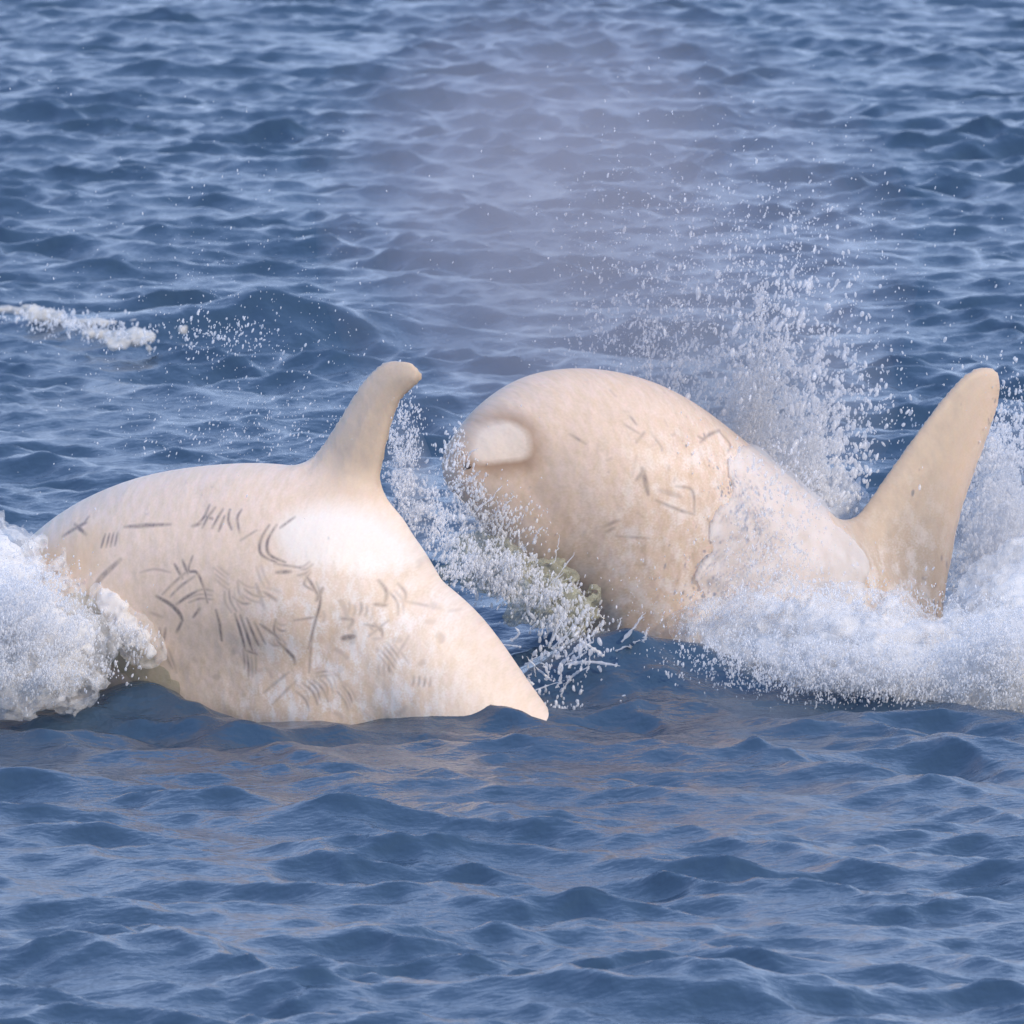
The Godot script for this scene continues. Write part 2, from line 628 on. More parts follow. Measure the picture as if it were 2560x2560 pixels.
func front_orca() -> void:
	var f := SoftForm.new()
	var c := [[-90, 1960, 55], [0, 1830, 150], [105, 1690, 220], [245, 1548, 268], [400, 1474, 287], [600, 1458, 303], [735, 1470, 300], [830, 1500, 262], [930, 1600, 232], [1050, 1685, 212], [1185, 1812, 176], [1330, 1965, 145], [1480, 2130, 100]]
	set_spine(f, c, 0.0, 1370.0, -1.15, -0.35)
	# belly under the arch
	f.bone(at(480, 1640, -0.85), at(820, 1720, -0.65), 250 / PPM, 230 / PPM)
	var head := Vector3(-0.97, 0, -0.24).normalized()
	f.fin_u = -head
	f.fin_n = f.fin_u.cross(Vector3.UP).normalized()
	f.fin_o = at(860, 1240, slant(860.0, 0.0, 1370.0, -1.15, -0.35))
	var outline := v2([740, 1300, 785, 1165, 850, 1060, 905, 970, 950, 920, 985, 908, 1018, 910, 1040, 928, 1046, 946, 1022, 968, 993, 1000, 972, 1060, 955, 1130, 943, 1200, 950, 1262, 985, 1340, 880, 1420])
	for p in smooth_line(outline, 3):
		var q := on_plane(p.x, p.y, f.fin_o, f.fin_n) - f.fin_o
		f.fin.append(Vector2(q.dot(f.fin_u), q.dot(f.fin_v)))
		f.fin_lo = f.fin_lo.min(f.fin[-1])
		f.fin_hi = f.fin_hi.max(f.fin[-1])
	f.fin_h = 0.75
	f.fin_thick = 0.095
	f.fin_blend = 0.16
	var skin := Hide.new()
	skin.setup(-250.0, 850.0, 1500.0, 2150.0, 0.5)
	# flank plane, square to the body's side
	var p0 := at(700, 1500, -0.25)
	flat_uv(f, skin, p0, -head, Vector2(700, 1500), 0.97)
	skin.pale = patch(skin, skin.pale, PackedVector2Array(on_skin(f, skin, smooth_line(v2([690, 1340, 715, 1292, 780, 1268, 860, 1262, 935, 1280, 1000, 1320, 1060, 1390, 1010, 1420, 930, 1440, 860, 1430, 790, 1420, 725, 1400]), 3), 0.6)), 26.0, 1.0)
	skin.pale = patch(skin, skin.pale, PackedVector2Array(on_skin(f, skin, smooth_line(v2([760, 1400, 1080, 1400, 1200, 1560, 1330, 1790, 1300, 1860, 900, 1840, 880, 1650, 760, 1520]), 3), 0.6)), 60.0, 0.30)
	skin.film = patch(skin, skin.film, PackedVector2Array(on_skin(f, skin, smooth_line(v2([640, 1480, 800, 1430, 960, 1440, 1080, 1540, 1140, 1800, 1120, 1880, 700, 1880, 560, 1800, 640, 1640]), 3), 0.6)), 90.0, 0.9)
	skin.tan = patch(skin, skin.tan, PackedVector2Array(on_skin(f, skin, smooth_line(v2([60, 1400, 160, 1340, 260, 1330, 230, 1420, 150, 1430]), 3), 0.6)), 30.0, 0.6)
	skin.grey = patch(skin, skin.grey, PackedVector2Array(on_skin(f, skin, smooth_line(v2([800, 1215, 835, 1040, 900, 930, 985, 890, 1070, 900, 1060, 960, 985, 1080, 965, 1190, 890, 1235]), 3), 0.6)), 55.0, 0.6)  # hooked fin toned down, skin tint and shade in one colour
	var marks := [
		[[155, 1340, 190, 1318, 215, 1305], 7, 0.5], [[186, 1310, 214, 1335], 7, 0.55], [[205, 1312, 222, 1290], 5, 0.4],
		[[252, 1367, 262, 1335], 4, 0.55], [[264, 1366, 273, 1334], 4, 0.5], [[275, 1364, 283, 1332], 4, 0.5], [[286, 1362, 293, 1332], 4, 0.45],
		[[310, 1316, 360, 1313, 425, 1310], 7, 0.5], [[330, 1315, 385, 1311], 9, 0.5],
		[[232, 1472, 255, 1440, 300, 1398], 13, 0.38],
		[[490, 1312, 510, 1290, 522, 1262], 5, 0.5], [[505, 1318, 520, 1290, 537, 1268], 5, 0.55], [[513, 1290, 530, 1296], 5, 0.5], [[530, 1318, 545, 1290, 556, 1272], 5, 0.55], [[546, 1326, 560, 1290], 5, 0.55], [[572, 1274, 570, 1300, 578, 1322], 5, 0.55], [[602, 1274, 592, 1295, 598, 1330], 5, 0.5], [[480, 1314, 500, 1308], 7, 0.45], [[600, 1350, 640, 1325], 4, 0.35],
		[[672, 1312, 650, 1350, 652, 1385, 690, 1405], 5, 0.6], [[690, 1312, 668, 1350, 672, 1385, 712, 1405], 5, 0.6], [[735, 1292, 700, 1318], 4, 0.45], [[685, 1408, 760, 1420], 4, 0.4], [[690, 1430, 725, 1428], 8, 0.45],
		[[435, 1410, 455, 1445], 6, 0.5], [[455, 1400, 468, 1432], 6, 0.5], [[350, 1430, 385, 1422, 425, 1430], 4, 0.3], [[480, 1390, 470, 1425, 490, 1430, 505, 1460, 517, 1505], 5, 0.6], [[470, 1425, 440, 1450, 405, 1485], 5, 0.4], [[485, 1440, 450, 1465, 425, 1490], 5, 0.4],
		[[390, 1490, 425, 1510, 445, 1530, 455, 1550], 9, 0.6], [[440, 1510, 465, 1492, 490, 1478], 6, 0.55], [[455, 1550, 445, 1570, 440, 1580], 6, 0.5], [[498, 1520, 482, 1542], 5, 0.5], [[375, 1530, 405, 1542], 7, 0.25],
		[[538, 1525, 548, 1560, 553, 1600], 5, 0.6],
		[[586, 1535, 602, 1585, 612, 1625], 5, 0.6], [[600, 1538, 616, 1585, 630, 1628], 5, 0.6], [[616, 1545, 632, 1585, 645, 1612], 5, 0.55], [[635, 1555, 652, 1590, 662, 1608], 5, 0.5], [[612, 1625, 640, 1635], 6, 0.4], [[650, 1560, 690, 1590], 6, 0.5], [[688, 1548, 684, 1580, 700, 1600], 5, 0.45], [[695, 1605, 730, 1640, 735, 1660], 7, 0.5],
		[[398, 1570, 405, 1620, 430, 1670], 6, 0.4], [[413, 1570, 408, 1600], 6, 0.4], [[420, 1620, 440, 1680], 5, 0.3],
		[[765, 1440, 785, 1470, 800, 1500], 6, 0.5], [[775, 1430, 760, 1460, 795, 1480], 4, 0.4], [[790, 1455, 800, 1500, 785, 1560, 770, 1620], 5, 0.5], [[800, 1500, 780, 1580, 772, 1680], 4, 0.4], [[735, 1550, 800, 1540], 4, 0.35], [[805, 1470, 790, 1500], 9, 0.45],
		[[945, 1450, 965, 1480, 958, 1510], 7, 0.4], [[935, 1510, 965, 1512], 8, 0.35], [[850, 1545, 880, 1550, 870, 1570], 9, 0.3], [[855, 1595, 885, 1590], 15, 0.42], [[910, 1560, 950, 1570, 955, 1590], 6, 0.35], [[920, 1590, 970, 1550], 5, 0.3],
		[[690, 1500, 660, 1480], 8, 0.3], [[640, 1460, 660, 1520], 9, 0.25], [[1000, 1500, 1100, 1520], 5, 0.2], [[1020, 1590, 990, 1640], 6, 0.2], [[660, 1730, 720, 1680], 6, 0.3], [[680, 1760, 740, 1700], 5, 0.25],
	]
	for mk in marks:
		skin.dark = skin.stroke(skin.dark, on_skin(f, skin, smooth_line(v2(mk[0]), 6, false), 0.6), mk[1], mk[2])
	var r := RandomNumberGenerator.new()
	r.seed = 5
	for i in 19:   # sets of parallel tooth rakes and smudges on the mid and lower flank
		var p := Vector2(r.randfn(760.0, 190.0), r.randfn(1560.0, 95.0))
		if p.y < 1400.0 or p.y > 1770.0: continue
		var a := r.randfn(1.1, 0.7)
		var l := r.randf_range(18.0, 60.0)
		var e := Vector2(cos(a), sin(a)) * l
		var side := Vector2(-sin(a), cos(a)) * r.randf_range(9.0, 15.0)
		var bend := side * r.randfn(0.0, 0.4)
		for k in r.randi_range(2, 5):
			var o := p + side * k + e * r.randfn(0.0, 0.15)
			skin.dark = skin.stroke(skin.dark, on_skin(f, skin, smooth_line([o, o + e * 0.5 + bend, o + e * r.randf_range(0.8, 1.1)], 4, false), 0.6), r.randf_range(2.5, 5.0), r.randf_range(0.18, 0.42))
	for i in 40:   # smudges
		var p := Vector2(r.randfn(820.0, 170.0), r.randfn(1560.0, 110.0))
		if p.y < 1380.0: continue
		var q := p + Vector2(r.randfn(0.0, 14.0), r.randfn(0.0, 16.0))
		skin.dark = skin.stroke(skin.dark, on_skin(f, skin, [p, p.lerp(q, 0.5) + Vector2(4, 0), q], 0.6), r.randf_range(6.0, 16.0), r.randf_range(0.06, 0.2))
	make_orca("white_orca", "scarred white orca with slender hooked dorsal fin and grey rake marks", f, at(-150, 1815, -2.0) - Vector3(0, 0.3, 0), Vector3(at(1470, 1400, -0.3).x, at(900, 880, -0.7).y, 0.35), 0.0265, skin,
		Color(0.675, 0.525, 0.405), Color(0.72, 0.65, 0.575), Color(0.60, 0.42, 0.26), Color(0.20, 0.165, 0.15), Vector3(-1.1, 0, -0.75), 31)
	var green := lin(0.30, 0.33, 0.22)
	green.a = 0.3
	body_film(f, "water_film", "thin green film of water over the cheek of the scarred orca", [[190, 1540, 60], [225, 1580, 55], [270, 1610, 50], [310, 1640, 45], [350, 1670, 42], [390, 1700, 36], [425, 1725, 28]], -0.1, 0.75, green, 0.022, 0.0, 1)

# a skin of water clinging to a body, where the sight lines through the given spots meet it: [px, py, radius px]
func body_film(f: SoftForm, called: String, label: String, spots: Array, z0: float, deep: float, colour: Color, thick: float, amp: float, seed_: int) -> void:
	f.fin = PackedVector2Array()
	f.has_uv = false
	f.clip.clear()
	f.film = thick
	f.rough_amp = amp
	f.rough = noise_of(seed_, 5.0, 3)
	var lo := Vector3(1e9, 1e9, 1e9)
	var hi := -lo
	f.clip_dir = fwd
	f.clip_deep = deep
	for b in spots:
		var q := at(b[0], b[1], z0)
		var r: float = b[2] / PPM
		f.clip.append(Vector4(q.x, q.y, q.z, r))
		for e in [q, q + fwd * deep]:
			lo = lo.min(e - Vector3.ONE * (r + 0.06))
			hi = hi.max(e + Vector3.ONE * (r + 0.06))
	var m := StandardMaterial3D.new()
	m.albedo_color = colour
	m.transparency = BaseMaterial3D.TRANSPARENCY_ALPHA
	m.roughness = 0.4
	m.metallic_specular = 0.35
	mesh_thing(called, net(f, lo, hi, 0.028), m, label, "water")

func rear_orca() -> void:
	var f := SoftForm.new()
	var c := [[1208, 1148, 88], [1285, 1130, 150], [1400, 1130, 212], [1540, 1222, 292], [1700, 1330, 290], [1880, 1430, 252], [2060, 1555, 215], [2200, 1640, 160], [2270, 1800, 120], [2290, 2000, 60]]
	set_spine(f, c, 1120.0, 2350.0, -2.3, -3.5)
	f.bone(at(1480, 1320, -2.7), at(1720, 1560, -2.8), 200 / PPM, 260 / PPM)
	f.bone(at(1190, 1180, -2.3), at(1330, 1280, -2.45), 62 / PPM, 130 / PPM)
	f.blend = 0.22
	var head := Vector3(-0.86, 0, 0.51).normalized()
	f.fin_u = -head
	f.fin_n = f.fin_u.cross(Vector3.UP).normalized()
	f.fin_o = at(2230, 1480, slant(2230.0, 1120.0, 2350.0, -2.3, -3.5))
	var outline := v2([2060, 1560, 2105, 1370, 2180, 1255, 2260, 1140, 2340, 1030, 2400, 958, 2440, 928, 2474, 925, 2494, 950, 2490, 1000, 2462, 1090, 2425, 1190, 2392, 1290, 2370, 1400, 2352, 1500, 2345, 1600, 2340, 1720, 2180, 1740])
	for p in smooth_line(outline, 3):
		var q := on_plane(p.x, p.y, f.fin_o, f.fin_n) - f.fin_o
		f.fin.append(Vector2(q.dot(f.fin_u), q.dot(f.fin_v)))
		f.fin_lo = f.fin_lo.min(f.fin[-1])
		f.fin_hi = f.fin_hi.max(f.fin[-1])
	f.fin_h = 1.2
	f.fin_thick = 0.11
	f.fin_blend = 0.16
	var skin := Hide.new()
	skin.setup(1000.0, 850.0, 2560.0, 2000.0, 0.5)
	var p0 := at(1500, 1300, -2.2)
	flat_uv(f, skin, p0, -head, Vector2(1500, 1300), 0.86)
	skin.film = patch(skin, skin.film, PackedVector2Array(on_skin(f, skin, smooth_line(v2([1480, 1300, 1640, 1080, 1820, 1050, 2100, 1350, 2350, 1300, 2340, 1700, 1500, 1700]), 3), -1.2)), 90.0, 0.55)
	# eye patch; its brownish rim also carries painted shading
	skin.tan = patch(skin, skin.tan, PackedVector2Array(on_skin(f, skin, smooth_line(v2([1155, 1125, 1170, 1080, 1220, 1042, 1275, 1034, 1325, 1060, 1345, 1110, 1340, 1165, 1290, 1180, 1215, 1185, 1165, 1160]), 3), -1.2)), 26.0, 1.0)
	skin.pale = patch(skin, skin.pale, PackedVector2Array(on_skin(f, skin, smooth_line(v2([1172, 1122, 1182, 1082, 1220, 1058, 1270, 1054, 1312, 1076, 1324, 1112, 1312, 1144, 1262, 1152, 1208, 1158, 1180, 1144]), 3), -1.2)), 9.0, 1.0)
	skin.tan = patch(skin, skin.tan, PackedVector2Array(on_skin(f, skin, smooth_line(v2([1320, 1070, 1350, 1180, 1420, 1270, 1450, 1350, 1455, 1460, 1430, 1460, 1400, 1330, 1330, 1230, 1290, 1160]), 3), -1.2)), 30.0, 0.32)  # brown band painted as form shade where jaw and throat turn under
	skin.grey = patch(skin, skin.grey, PackedVector2Array(on_skin(f, skin, smooth_line(v2([2060, 1480, 2150, 1240, 2300, 1040, 2440, 880, 2560, 900, 2520, 1080, 2440, 1300, 2400, 1560, 2200, 1600]), 3), -1.2)), 60.0, 0.7)  # broad fin darkened, part pigment, part shade put into the colour
	var marks := [
		[[1425, 1085, 1462, 1108], 5, 0.35], [[1575, 1040, 1590, 1060], 5, 0.35], [[1560, 1060, 1600, 1085], 5, 0.3], [[1605, 1170, 1620, 1235], 10, 0.45], [[1610, 1175, 1590, 1200], 8, 0.35], [[1690, 1215, 1730, 1225, 1735, 1280], 6, 0.4], [[1640, 1250, 1700, 1275, 1735, 1285], 7, 0.35], [[1650, 1225, 1700, 1240], 14, 0.2],
		[[1750, 1105, 1775, 1085, 1800, 1075], 6, 0.4], [[1745, 1090, 1762, 1100], 6, 0.35], [[1800, 1080, 1825, 1110, 1820, 1130], 5, 0.35], [[1510, 1315, 1545, 1300], 8, 0.3], [[1515, 1330, 1535, 1318], 5, 0.3], [[1540, 1340, 1620, 1345], 4, 0.25], [[1590, 1105, 1610, 1080], 5, 0.3], [[1630, 1085, 1655, 1120], 5, 0.25],
	]
	for mk in marks:
		skin.dark = skin.stroke(skin.dark, on_skin(f, skin, smooth_line(v2(mk[0]), 6, false), -1.2), mk[1], mk[2])
	var r := RandomNumberGenerator.new()
	r.seed = 9
	for i in 50:
		var p := Vector2(r.randfn(1620.0, 150.0), r.randfn(1250.0, 160.0))
		var q := p + Vector2(r.randfn(0.0, 8.0), r.randfn(0.0, 16.0))
		skin.dark = skin.stroke(skin.dark, [p, p.lerp(q, 0.5), q], r.randf_range(2.0, 7.0), r.randf_range(0.06, 0.2))
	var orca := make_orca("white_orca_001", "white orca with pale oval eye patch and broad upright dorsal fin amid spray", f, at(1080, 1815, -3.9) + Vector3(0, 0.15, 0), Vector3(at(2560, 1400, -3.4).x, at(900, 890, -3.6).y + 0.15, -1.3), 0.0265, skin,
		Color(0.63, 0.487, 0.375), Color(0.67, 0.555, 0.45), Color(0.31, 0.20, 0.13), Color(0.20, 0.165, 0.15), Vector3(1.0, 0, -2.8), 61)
	add_eye(orca, f, 1172, 1166)
	var milk := lin(0.86, 0.86, 0.87)
	milk.a = 0.33
	body_film(f, "water_film_001", "white sheet of water pouring over the back of the rear orca", [[1880, 1170, 60], [1930, 1240, 100], [1990, 1300, 100], [1880, 1330, 110], [1960, 1400, 130], [2060, 1430, 120], [1850, 1450, 110], [1830, 1550, 90], [1950, 1540, 120], [2080, 1560, 120]], -2.0, 1.3, milk, 0.02, 0.03, 2)

# ------------------------------------------------------------------ foam, spray and mist
func mesh_thing(called: String, m: Mesh, mat: Material, label: String, category: String, kind := "stuff") -> MeshInstance3D:
	var o := MeshInstance3D.new()
	o.name = called
	o.mesh = m
	o.material_override = mat
	add_child(o, true)
	tag(o, label, category, kind)
	return o

# churned water: shells of froth one inside the other, thin and ragged outside, dense within
func foam_heap(called: String, label: String, category: String, balls: Array, amp: float, fine_amp: float, mat: Material, seed_: int, cell := 0.02, swell := [0.0], part := "froth", outer: Material = null) -> void:
	var root := Node3D.new()
	root.name = called
	add_child(root, true)
	tag(root, label, category, "stuff")
	for k in swell.size():
		var f := SoftForm.new()
		f.extra = 0
		f.blend = 0.12
		var lo := Vector3(1e9, 1e9, 1e9)
		var hi := -lo
		for b in balls:
			var p := at(b[0], b[1], b[2])
			var r: float = b[3] / PPM + swell[k]
			f.bone(p, p + Vector3(b[4] if b.size() > 4 else 0.01, 0, 0), r, r)
			lo = lo.min(p - Vector3.ONE * (r + 0.15))
			hi = hi.max(p + Vector3.ONE * (r + 0.15))
		lo.y = maxf(lo.y, -0.35)
		f.rough = noise_of(seed_ + k * 7, 3.0, 3)
		f.rough_amp = amp * (1.0 + 0.35 * k)
		f.fine = noise_of(seed_ + 1 + k * 7, 13.0, 3)
		f.fine_amp = fine_amp * (1.0 + 0.5 * k)
		var o := MeshInstance3D.new()
		o.name = part
		o.mesh = net(f, lo, hi, cell)
		o.material_override = mat if k == 0 or outer == null else outer
		root.add_child(o, true)

var drop_mesh: SphereMesh
# drops thrown through the air: clouds are [px, py, half-width, half-height, tilt, z0, z1, count, least mm, most mm]; jets are [px0, py0, px1, py1, spread, z, count, least, most]
func spray(called: String, label: String, clouds: Array, jets: Array, mat: Material, seed_: int) -> void:
	var r := RandomNumberGenerator.new()
	r.seed = seed_
	var clump := noise_of(seed_, 0.02, 3)
	var list: Array[Transform3D] = []
	for c in clouds:
		var made := 0
		var tries := 0
		while made < c[7] and tries < c[7] * 8:
			tries += 1
			var d := Vector2(r.randfn(0.0, 0.55) * c[2], r.randfn(0.0, 0.55) * c[3]).rotated(c[4])
			var px: float = c[0] + d.x
			var py: float = c[1] + d.y
			if clump.get_noise_2d(px, py) + r.randf_range(-0.5, 0.5) < -0.05: continue
			made += 1
			var p := at(px, py, r.randf_range(c[5], c[6]))
			if p.y < -0.05: continue
			list.append(drop(p, c[8] * pow(c[9] / c[8], pow(r.randf(), 2.4)) * 0.001, r))
	for j in jets:
		for i in j[6]:
			var t := r.randf()
			var px: float = lerpf(j[0], j[2], t) + r.randfn(0.0, 1.0) * j[4] * (0.3 + 0.7 * (1.0 - t))
			var py: float = lerpf(j[1], j[3], t) + r.randfn(0.0, 6.0)
			var p := at(px, py, j[5] + r.randfn(0.0, 0.06))
			list.append(drop(p, j[7] * pow(j[8] / j[7], pow(r.randf(), 2.0)) * 0.001, r))
	var mm := MultiMesh.new()
	mm.transform_format = MultiMesh.TRANSFORM_3D
	mm.mesh = drop_mesh
	mm.instance_count = list.size()
	for i in list.size():
		mm.set_instance_transform(i, list[i])
	var o := MultiMeshInstance3D.new()
	o.name = called
	o.multimesh = mm
	o.material_override = mat
	add_child(o, true)
	tag(o, label, "spray", "stuff")

func drop(p: Vector3, rad: float, r: RandomNumberGenerator) -> Transform3D:
	var b := Basis(Vector3(0, 0, 1), r.randfn(-0.12, 0.28)) * Basis(Vector3(1, 0, 0), r.randfn(0.0, 0.3))
	return Transform3D(b.scaled_local(Vector3(rad, rad * r.randf_range(1.2, 2.7), rad)), p)

# ropes of water: each is [px, py, px, py ... , ] at z, thick mm
func strands(called: String, label: String, list: Array, mat: Material, seed_: int) -> void:
	var r := RandomNumberGenerator.new()
	r.seed = seed_
	var st := SurfaceTool.new()
	st.begin(Mesh.PRIMITIVE_TRIANGLES)
	var base := 0
	for s in list:
		var line := smooth_line(v2(s[0]), 7, false)
		var n := line.size()
		for i in n:
			var c := at(line[i].x + r.randfn(0.0, 1.6), line[i].y, s[1] + 0.03 * sin(i * 0.7))
			var d := (line[mini(i + 1, n - 1)] - line[maxi(i - 1, 0)]).normalized()
			var side := Vector3(-d.y, -d.x, 0).normalized()
			var th: float = s[2] * 0.001 * (0.35 + 0.9 * r.randf()) * (1.0 - 0.65 * pow(i / float(n - 1), 2.0))
			for k in 8:
				var a := TAU * k / 8.0
				var nrm := side * cos(a) + Vector3.BACK * sin(a)
				st.set_normal(nrm)
				st.add_vertex(c + nrm * th)
		for i in n - 1:
			for k in 8:
				var a := base + i * 8 + k
				var b := base + i * 8 + (k + 1) % 8
				for q in [a, b, a + 8, b, b + 8, a + 8]: st.add_index(q)
		base += n * 8
	mesh_thing(called, st.commit(), mat, label, "splash")

func mist(called: String, label: String, px: float, py: float, z: float, size: Vector3, tilt: float, density: float, tint: Color) -> void:
	var root := Node3D.new()
	root.name = called
	add_child(root, true)
	root.position = at(px, py, z)
	root.rotation.z = tilt
	tag(root, label, "mist", "stuff")
	for k in [1.0, 0.78, 0.56, 0.36]:      # thicker towards the middle
		var m := FogMaterial.new()
		m.density = density * 0.42
		m.albedo = tint
		var o := FogVolume.new()
		o.name = "puff"
		o.shape = RenderingServer.FOG_VOLUME_SHAPE_ELLIPSOID
		o.size = size * k
		o.material = m
		root.add_child(o, true)
		o.position = Vector3(0.06 * sin(k * 9.0) * size.x, -0.05 * size.y * (1.0 - k), 0.0)

func white_water() -> void:
	var foam := StandardMaterial3D.new()
	foam.albedo_color = lin(0.92, 0.905, 0.88)
	foam.roughness = 0.6
	foam.albedo_color.a = 0.58
	foam.transparency = BaseMaterial3D.TRANSPARENCY_ALPHA
	foam.backlight_enabled = true
	foam.backlight = Color(0.6, 0.6, 0.6)
	var froth := foam.duplicate()
	froth.albedo_color.a = 0.2
	var cap := StandardMaterial3D.new()
	cap.albedo_color = lin(0.70, 0.69, 0.66)
	cap.albedo_color.a = 0.45
	cap.transparency = BaseMaterial3D.TRANSPARENCY_ALPHA
	cap.roughness = 0.7
	var drops := StandardMaterial3D.new()
	drops.albedo_color = lin(0.86, 0.86, 0.87)
	drops.albedo_color.a = 0.30
	drops.roughness = 0.25
	drops.transparency = BaseMaterial3D.TRANSPARENCY_ALPHA
	drops.metallic_specular = 0.5
	drops.backlight_enabled = true
	drops.backlight = Color(0.5, 0.5, 0.5)
	drop_mesh = SphereMesh.new()
	drop_mesh.radius = 1.0
	drop_mesh.height = 2.0
	drop_mesh.radial_segments = 8
	drop_mesh.rings = 5
	foam_heap("bow_foam", "white foam heap breaking over the head of the scarred orca", "foam",
		[[-60, 1470, -0.45, 130], [0, 1500, -0.35, 120], [60, 1560, -0.2, 105], [130, 1590, -0.15, 80], [-40, 1600, 0.05, 110], [60, 1630, 0.1, 70], [150, 1625, 0.0, 50], [200, 1590, -0.1, 40], [100, 1490, -0.4, 60], [-80, 1400, -0.6, 90], [20, 1410, -0.6, 45], [0, 1660, 0.1, 60], [80, 1670, 0.1, 50], [150, 1668, 0.05, 40], [200, 1650, 0.0, 30], [-60, 1690, 0.3, 60], [30, 1705, 0.35, 45], [100, 1705, 0.3, 40], [160, 1695, 0.25, 30]], 0.10, 0.03, foam, 101, 0.022, [-0.06, 0.0, 0.05], "froth", froth)
	foam_heap("flank_foam", "narrow white foam strip sliding down the cheek of the scarred orca", "foam",
		[[262, 1495, -0.36, 30], [280, 1528, -0.34, 32], [305, 1562, -0.30, 28], [330, 1588, -0.27, 26], [355, 1610, -0.24, 22], [380, 1632, -0.22, 17]], 0.06, 0.025, foam, 111, 0.016, [-0.025, 0.01], "froth", froth)
	foam_heap("fin_foam", "thick white foam boiling around the fin base of the rear orca", "foam",
		[[1790, 1640, -2.0, 70], [1860, 1640, -1.7, 95], [1960, 1660, -1.5, 115], [2070, 1680, -1.3, 125], [2190, 1700, -1.1, 125], [2310, 1700, -1.1, 125], [2430, 1700, -1.1, 125], [2560, 1680, -1.1, 140], [2680, 1660, -1.2, 180], [1765, 1580, -2.15, 40], [1900, 1580, -2.1, 75], [2000, 1560, -2.1, 80], [2130, 1590, -2.1, 90], [2250, 1610, -2.1, 80], [2500, 1600, -2.0, 110], [2620, 1520, -2.2, 150]], 0.11, 0.03, foam, 121, 0.03, [-0.06, 0.01, 0.08], "froth", froth)
	var green := StandardMaterial3D.new()
	green.albedo_color = lin(0.46, 0.46, 0.34)
	green.albedo_color.a = 0.34
	green.transparency = BaseMaterial3D.TRANSPARENCY_ALPHA
	green.roughness = 0.7
	foam_heap("water_swell", "green translucent swell pushed up under the throat of the rear orca", "water",
		[[1140, 1400, -2.1, 30], [1190, 1410, -2.1, 50], [1250, 1430, -2.1, 62], [1310, 1450, -2.1, 66], [1370, 1480, -2.1, 58], [1440, 1530, -2.1, 45], [1300, 1490, -2.0, 40]], 0.16, 0.05, green, 151, 0.02, [0.0], "water")
	var veil := StandardMaterial3D.new()
	veil.albedo_color = lin(0.90, 0.90, 0.91)
	veil.albedo_color.a = 0.26
	veil.transparency = BaseMaterial3D.TRANSPARENCY_ALPHA
	veil.roughness = 0.5
	veil.backlight_enabled = true
	veil.backlight = Color(0.7, 0.7, 0.7)
	foam_heap("tail_splash", "tall pale curtain of flying water behind the fin of the rear orca", "splash",
		[[2455, 1130, -4.0, 38], [2480, 1220, -4.0, 55], [2490, 1320, -3.9, 75], [2490, 1420, -3.9, 90], [2490, 1520, -3.8, 100], [2500, 1620, -3.7, 110], [2590, 1300, -4.0, 70], [2600, 1450, -3.9, 100], [2610, 1600, -3.8, 110]], 0.16, 0.05, veil, 161, 0.034, [-0.05, 0.03], "sheet")
	foam_heap("back_splash", "thin pale splash standing behind the back of the rear orca", "splash",
		[[1890, 1000, -3.6, 35], [1900, 1070, -3.6, 60], [1930, 1150, -3.6, 85], [2000, 1200, -3.6, 80], [2070, 1260, -3.6, 70], [1980, 1280, -3.6, 90], [1850, 1060, -3.6, 40]], 0.17, 0.06, veil, 171, 0.03, [-0.06, 0.0], "sheet")
	var caps := []
	for c in [[0, 772, 7, 0.25], [40, 781, 9, 0.28], [80, 792, 10, 0.18], [140, 802, 5, 0.3], [240, 806, 5, 0.3], [225, 834, 8, 0.25], [260, 843, 10, 0.24], [300, 847, 10, 0.22], [330, 843, 8, 0.14], [270, 856, 6, 0.26], [452, 822, 6, 0.03]]:
		var q := on_sea(c[0], c[1] + 10.0, 0.12)
		caps.append([c[0], c[1], q.z, c[2] * 1.1, c[3]])
	foam_heap("whitecap", "low broken whitecap on the small wave behind the scarred orca", "foam", caps, 0.05, 0.02, cap, 131, 0.02, [-0.006, 0.012])
	spray("back_spray", "bursting cloud of white drops above the back of the rear orca", [
		[1930, 1090, 170, 170, 0.0, -3.9, -3.1, 1700, 4.0, 15.0], [1800, 950, 260, 210, 0.0, -4.0, -3.2, 1900, 3.0, 11.0], [2040, 1190, 100, 120, 0.3, -4.0, -3.3, 1500, 4.5, 16.0], [2080, 1020, 170, 180, 0.0, -4.0, -3.3, 1000, 3.0, 11.0], [1750, 700, 330, 240, 0.3, -3.6, -2.4, 1300, 2.0, 7.5], [1600, 830, 200, 150, 0.0, -4.0, -3.2, 900, 2.0, 7.0], [1960, 700, 200, 220, 0.0, -3.4, -2.4, 600, 3.0, 10.0], [1650, 480, 400, 260, 0.0, -3.6, -2.0, 500, 1.5, 5.0], [1950, 900, 190, 250, 0.0, -3.6, -2.6, 260, 7.0, 19.0], [1960, 1230, 120, 130, 0.3, -2.3, -2.1, 350, 3.0, 9.0], [1960, 1420, 120, 130, 0.3, -2.15, -1.9, 500, 2.5, 7.0]],
		[[1890, 1180, 1905, 720, 30.0, -3.1, 700, 3.0, 9.0], [1905, 1180, 1945, 840, 44.0, -3.1, 700, 3.0, 10.0], [1890, 1180, 1850, 900, 34.0, -3.1, 300, 3.0, 9.0], [2010, 1250, 2060, 1000, 30.0, -3.2, 400, 3.0, 10.0], [1625, 960, 1610, 810, 7.0, -3.2, 90, 3.0, 7.0], [1690, 1000, 1705, 860, 9.0, -3.2, 80, 3.0, 7.0], [1840, 1120, 1900, 1010, 14.0, -3.1, 200, 3.0, 8.0]], drops, 201)
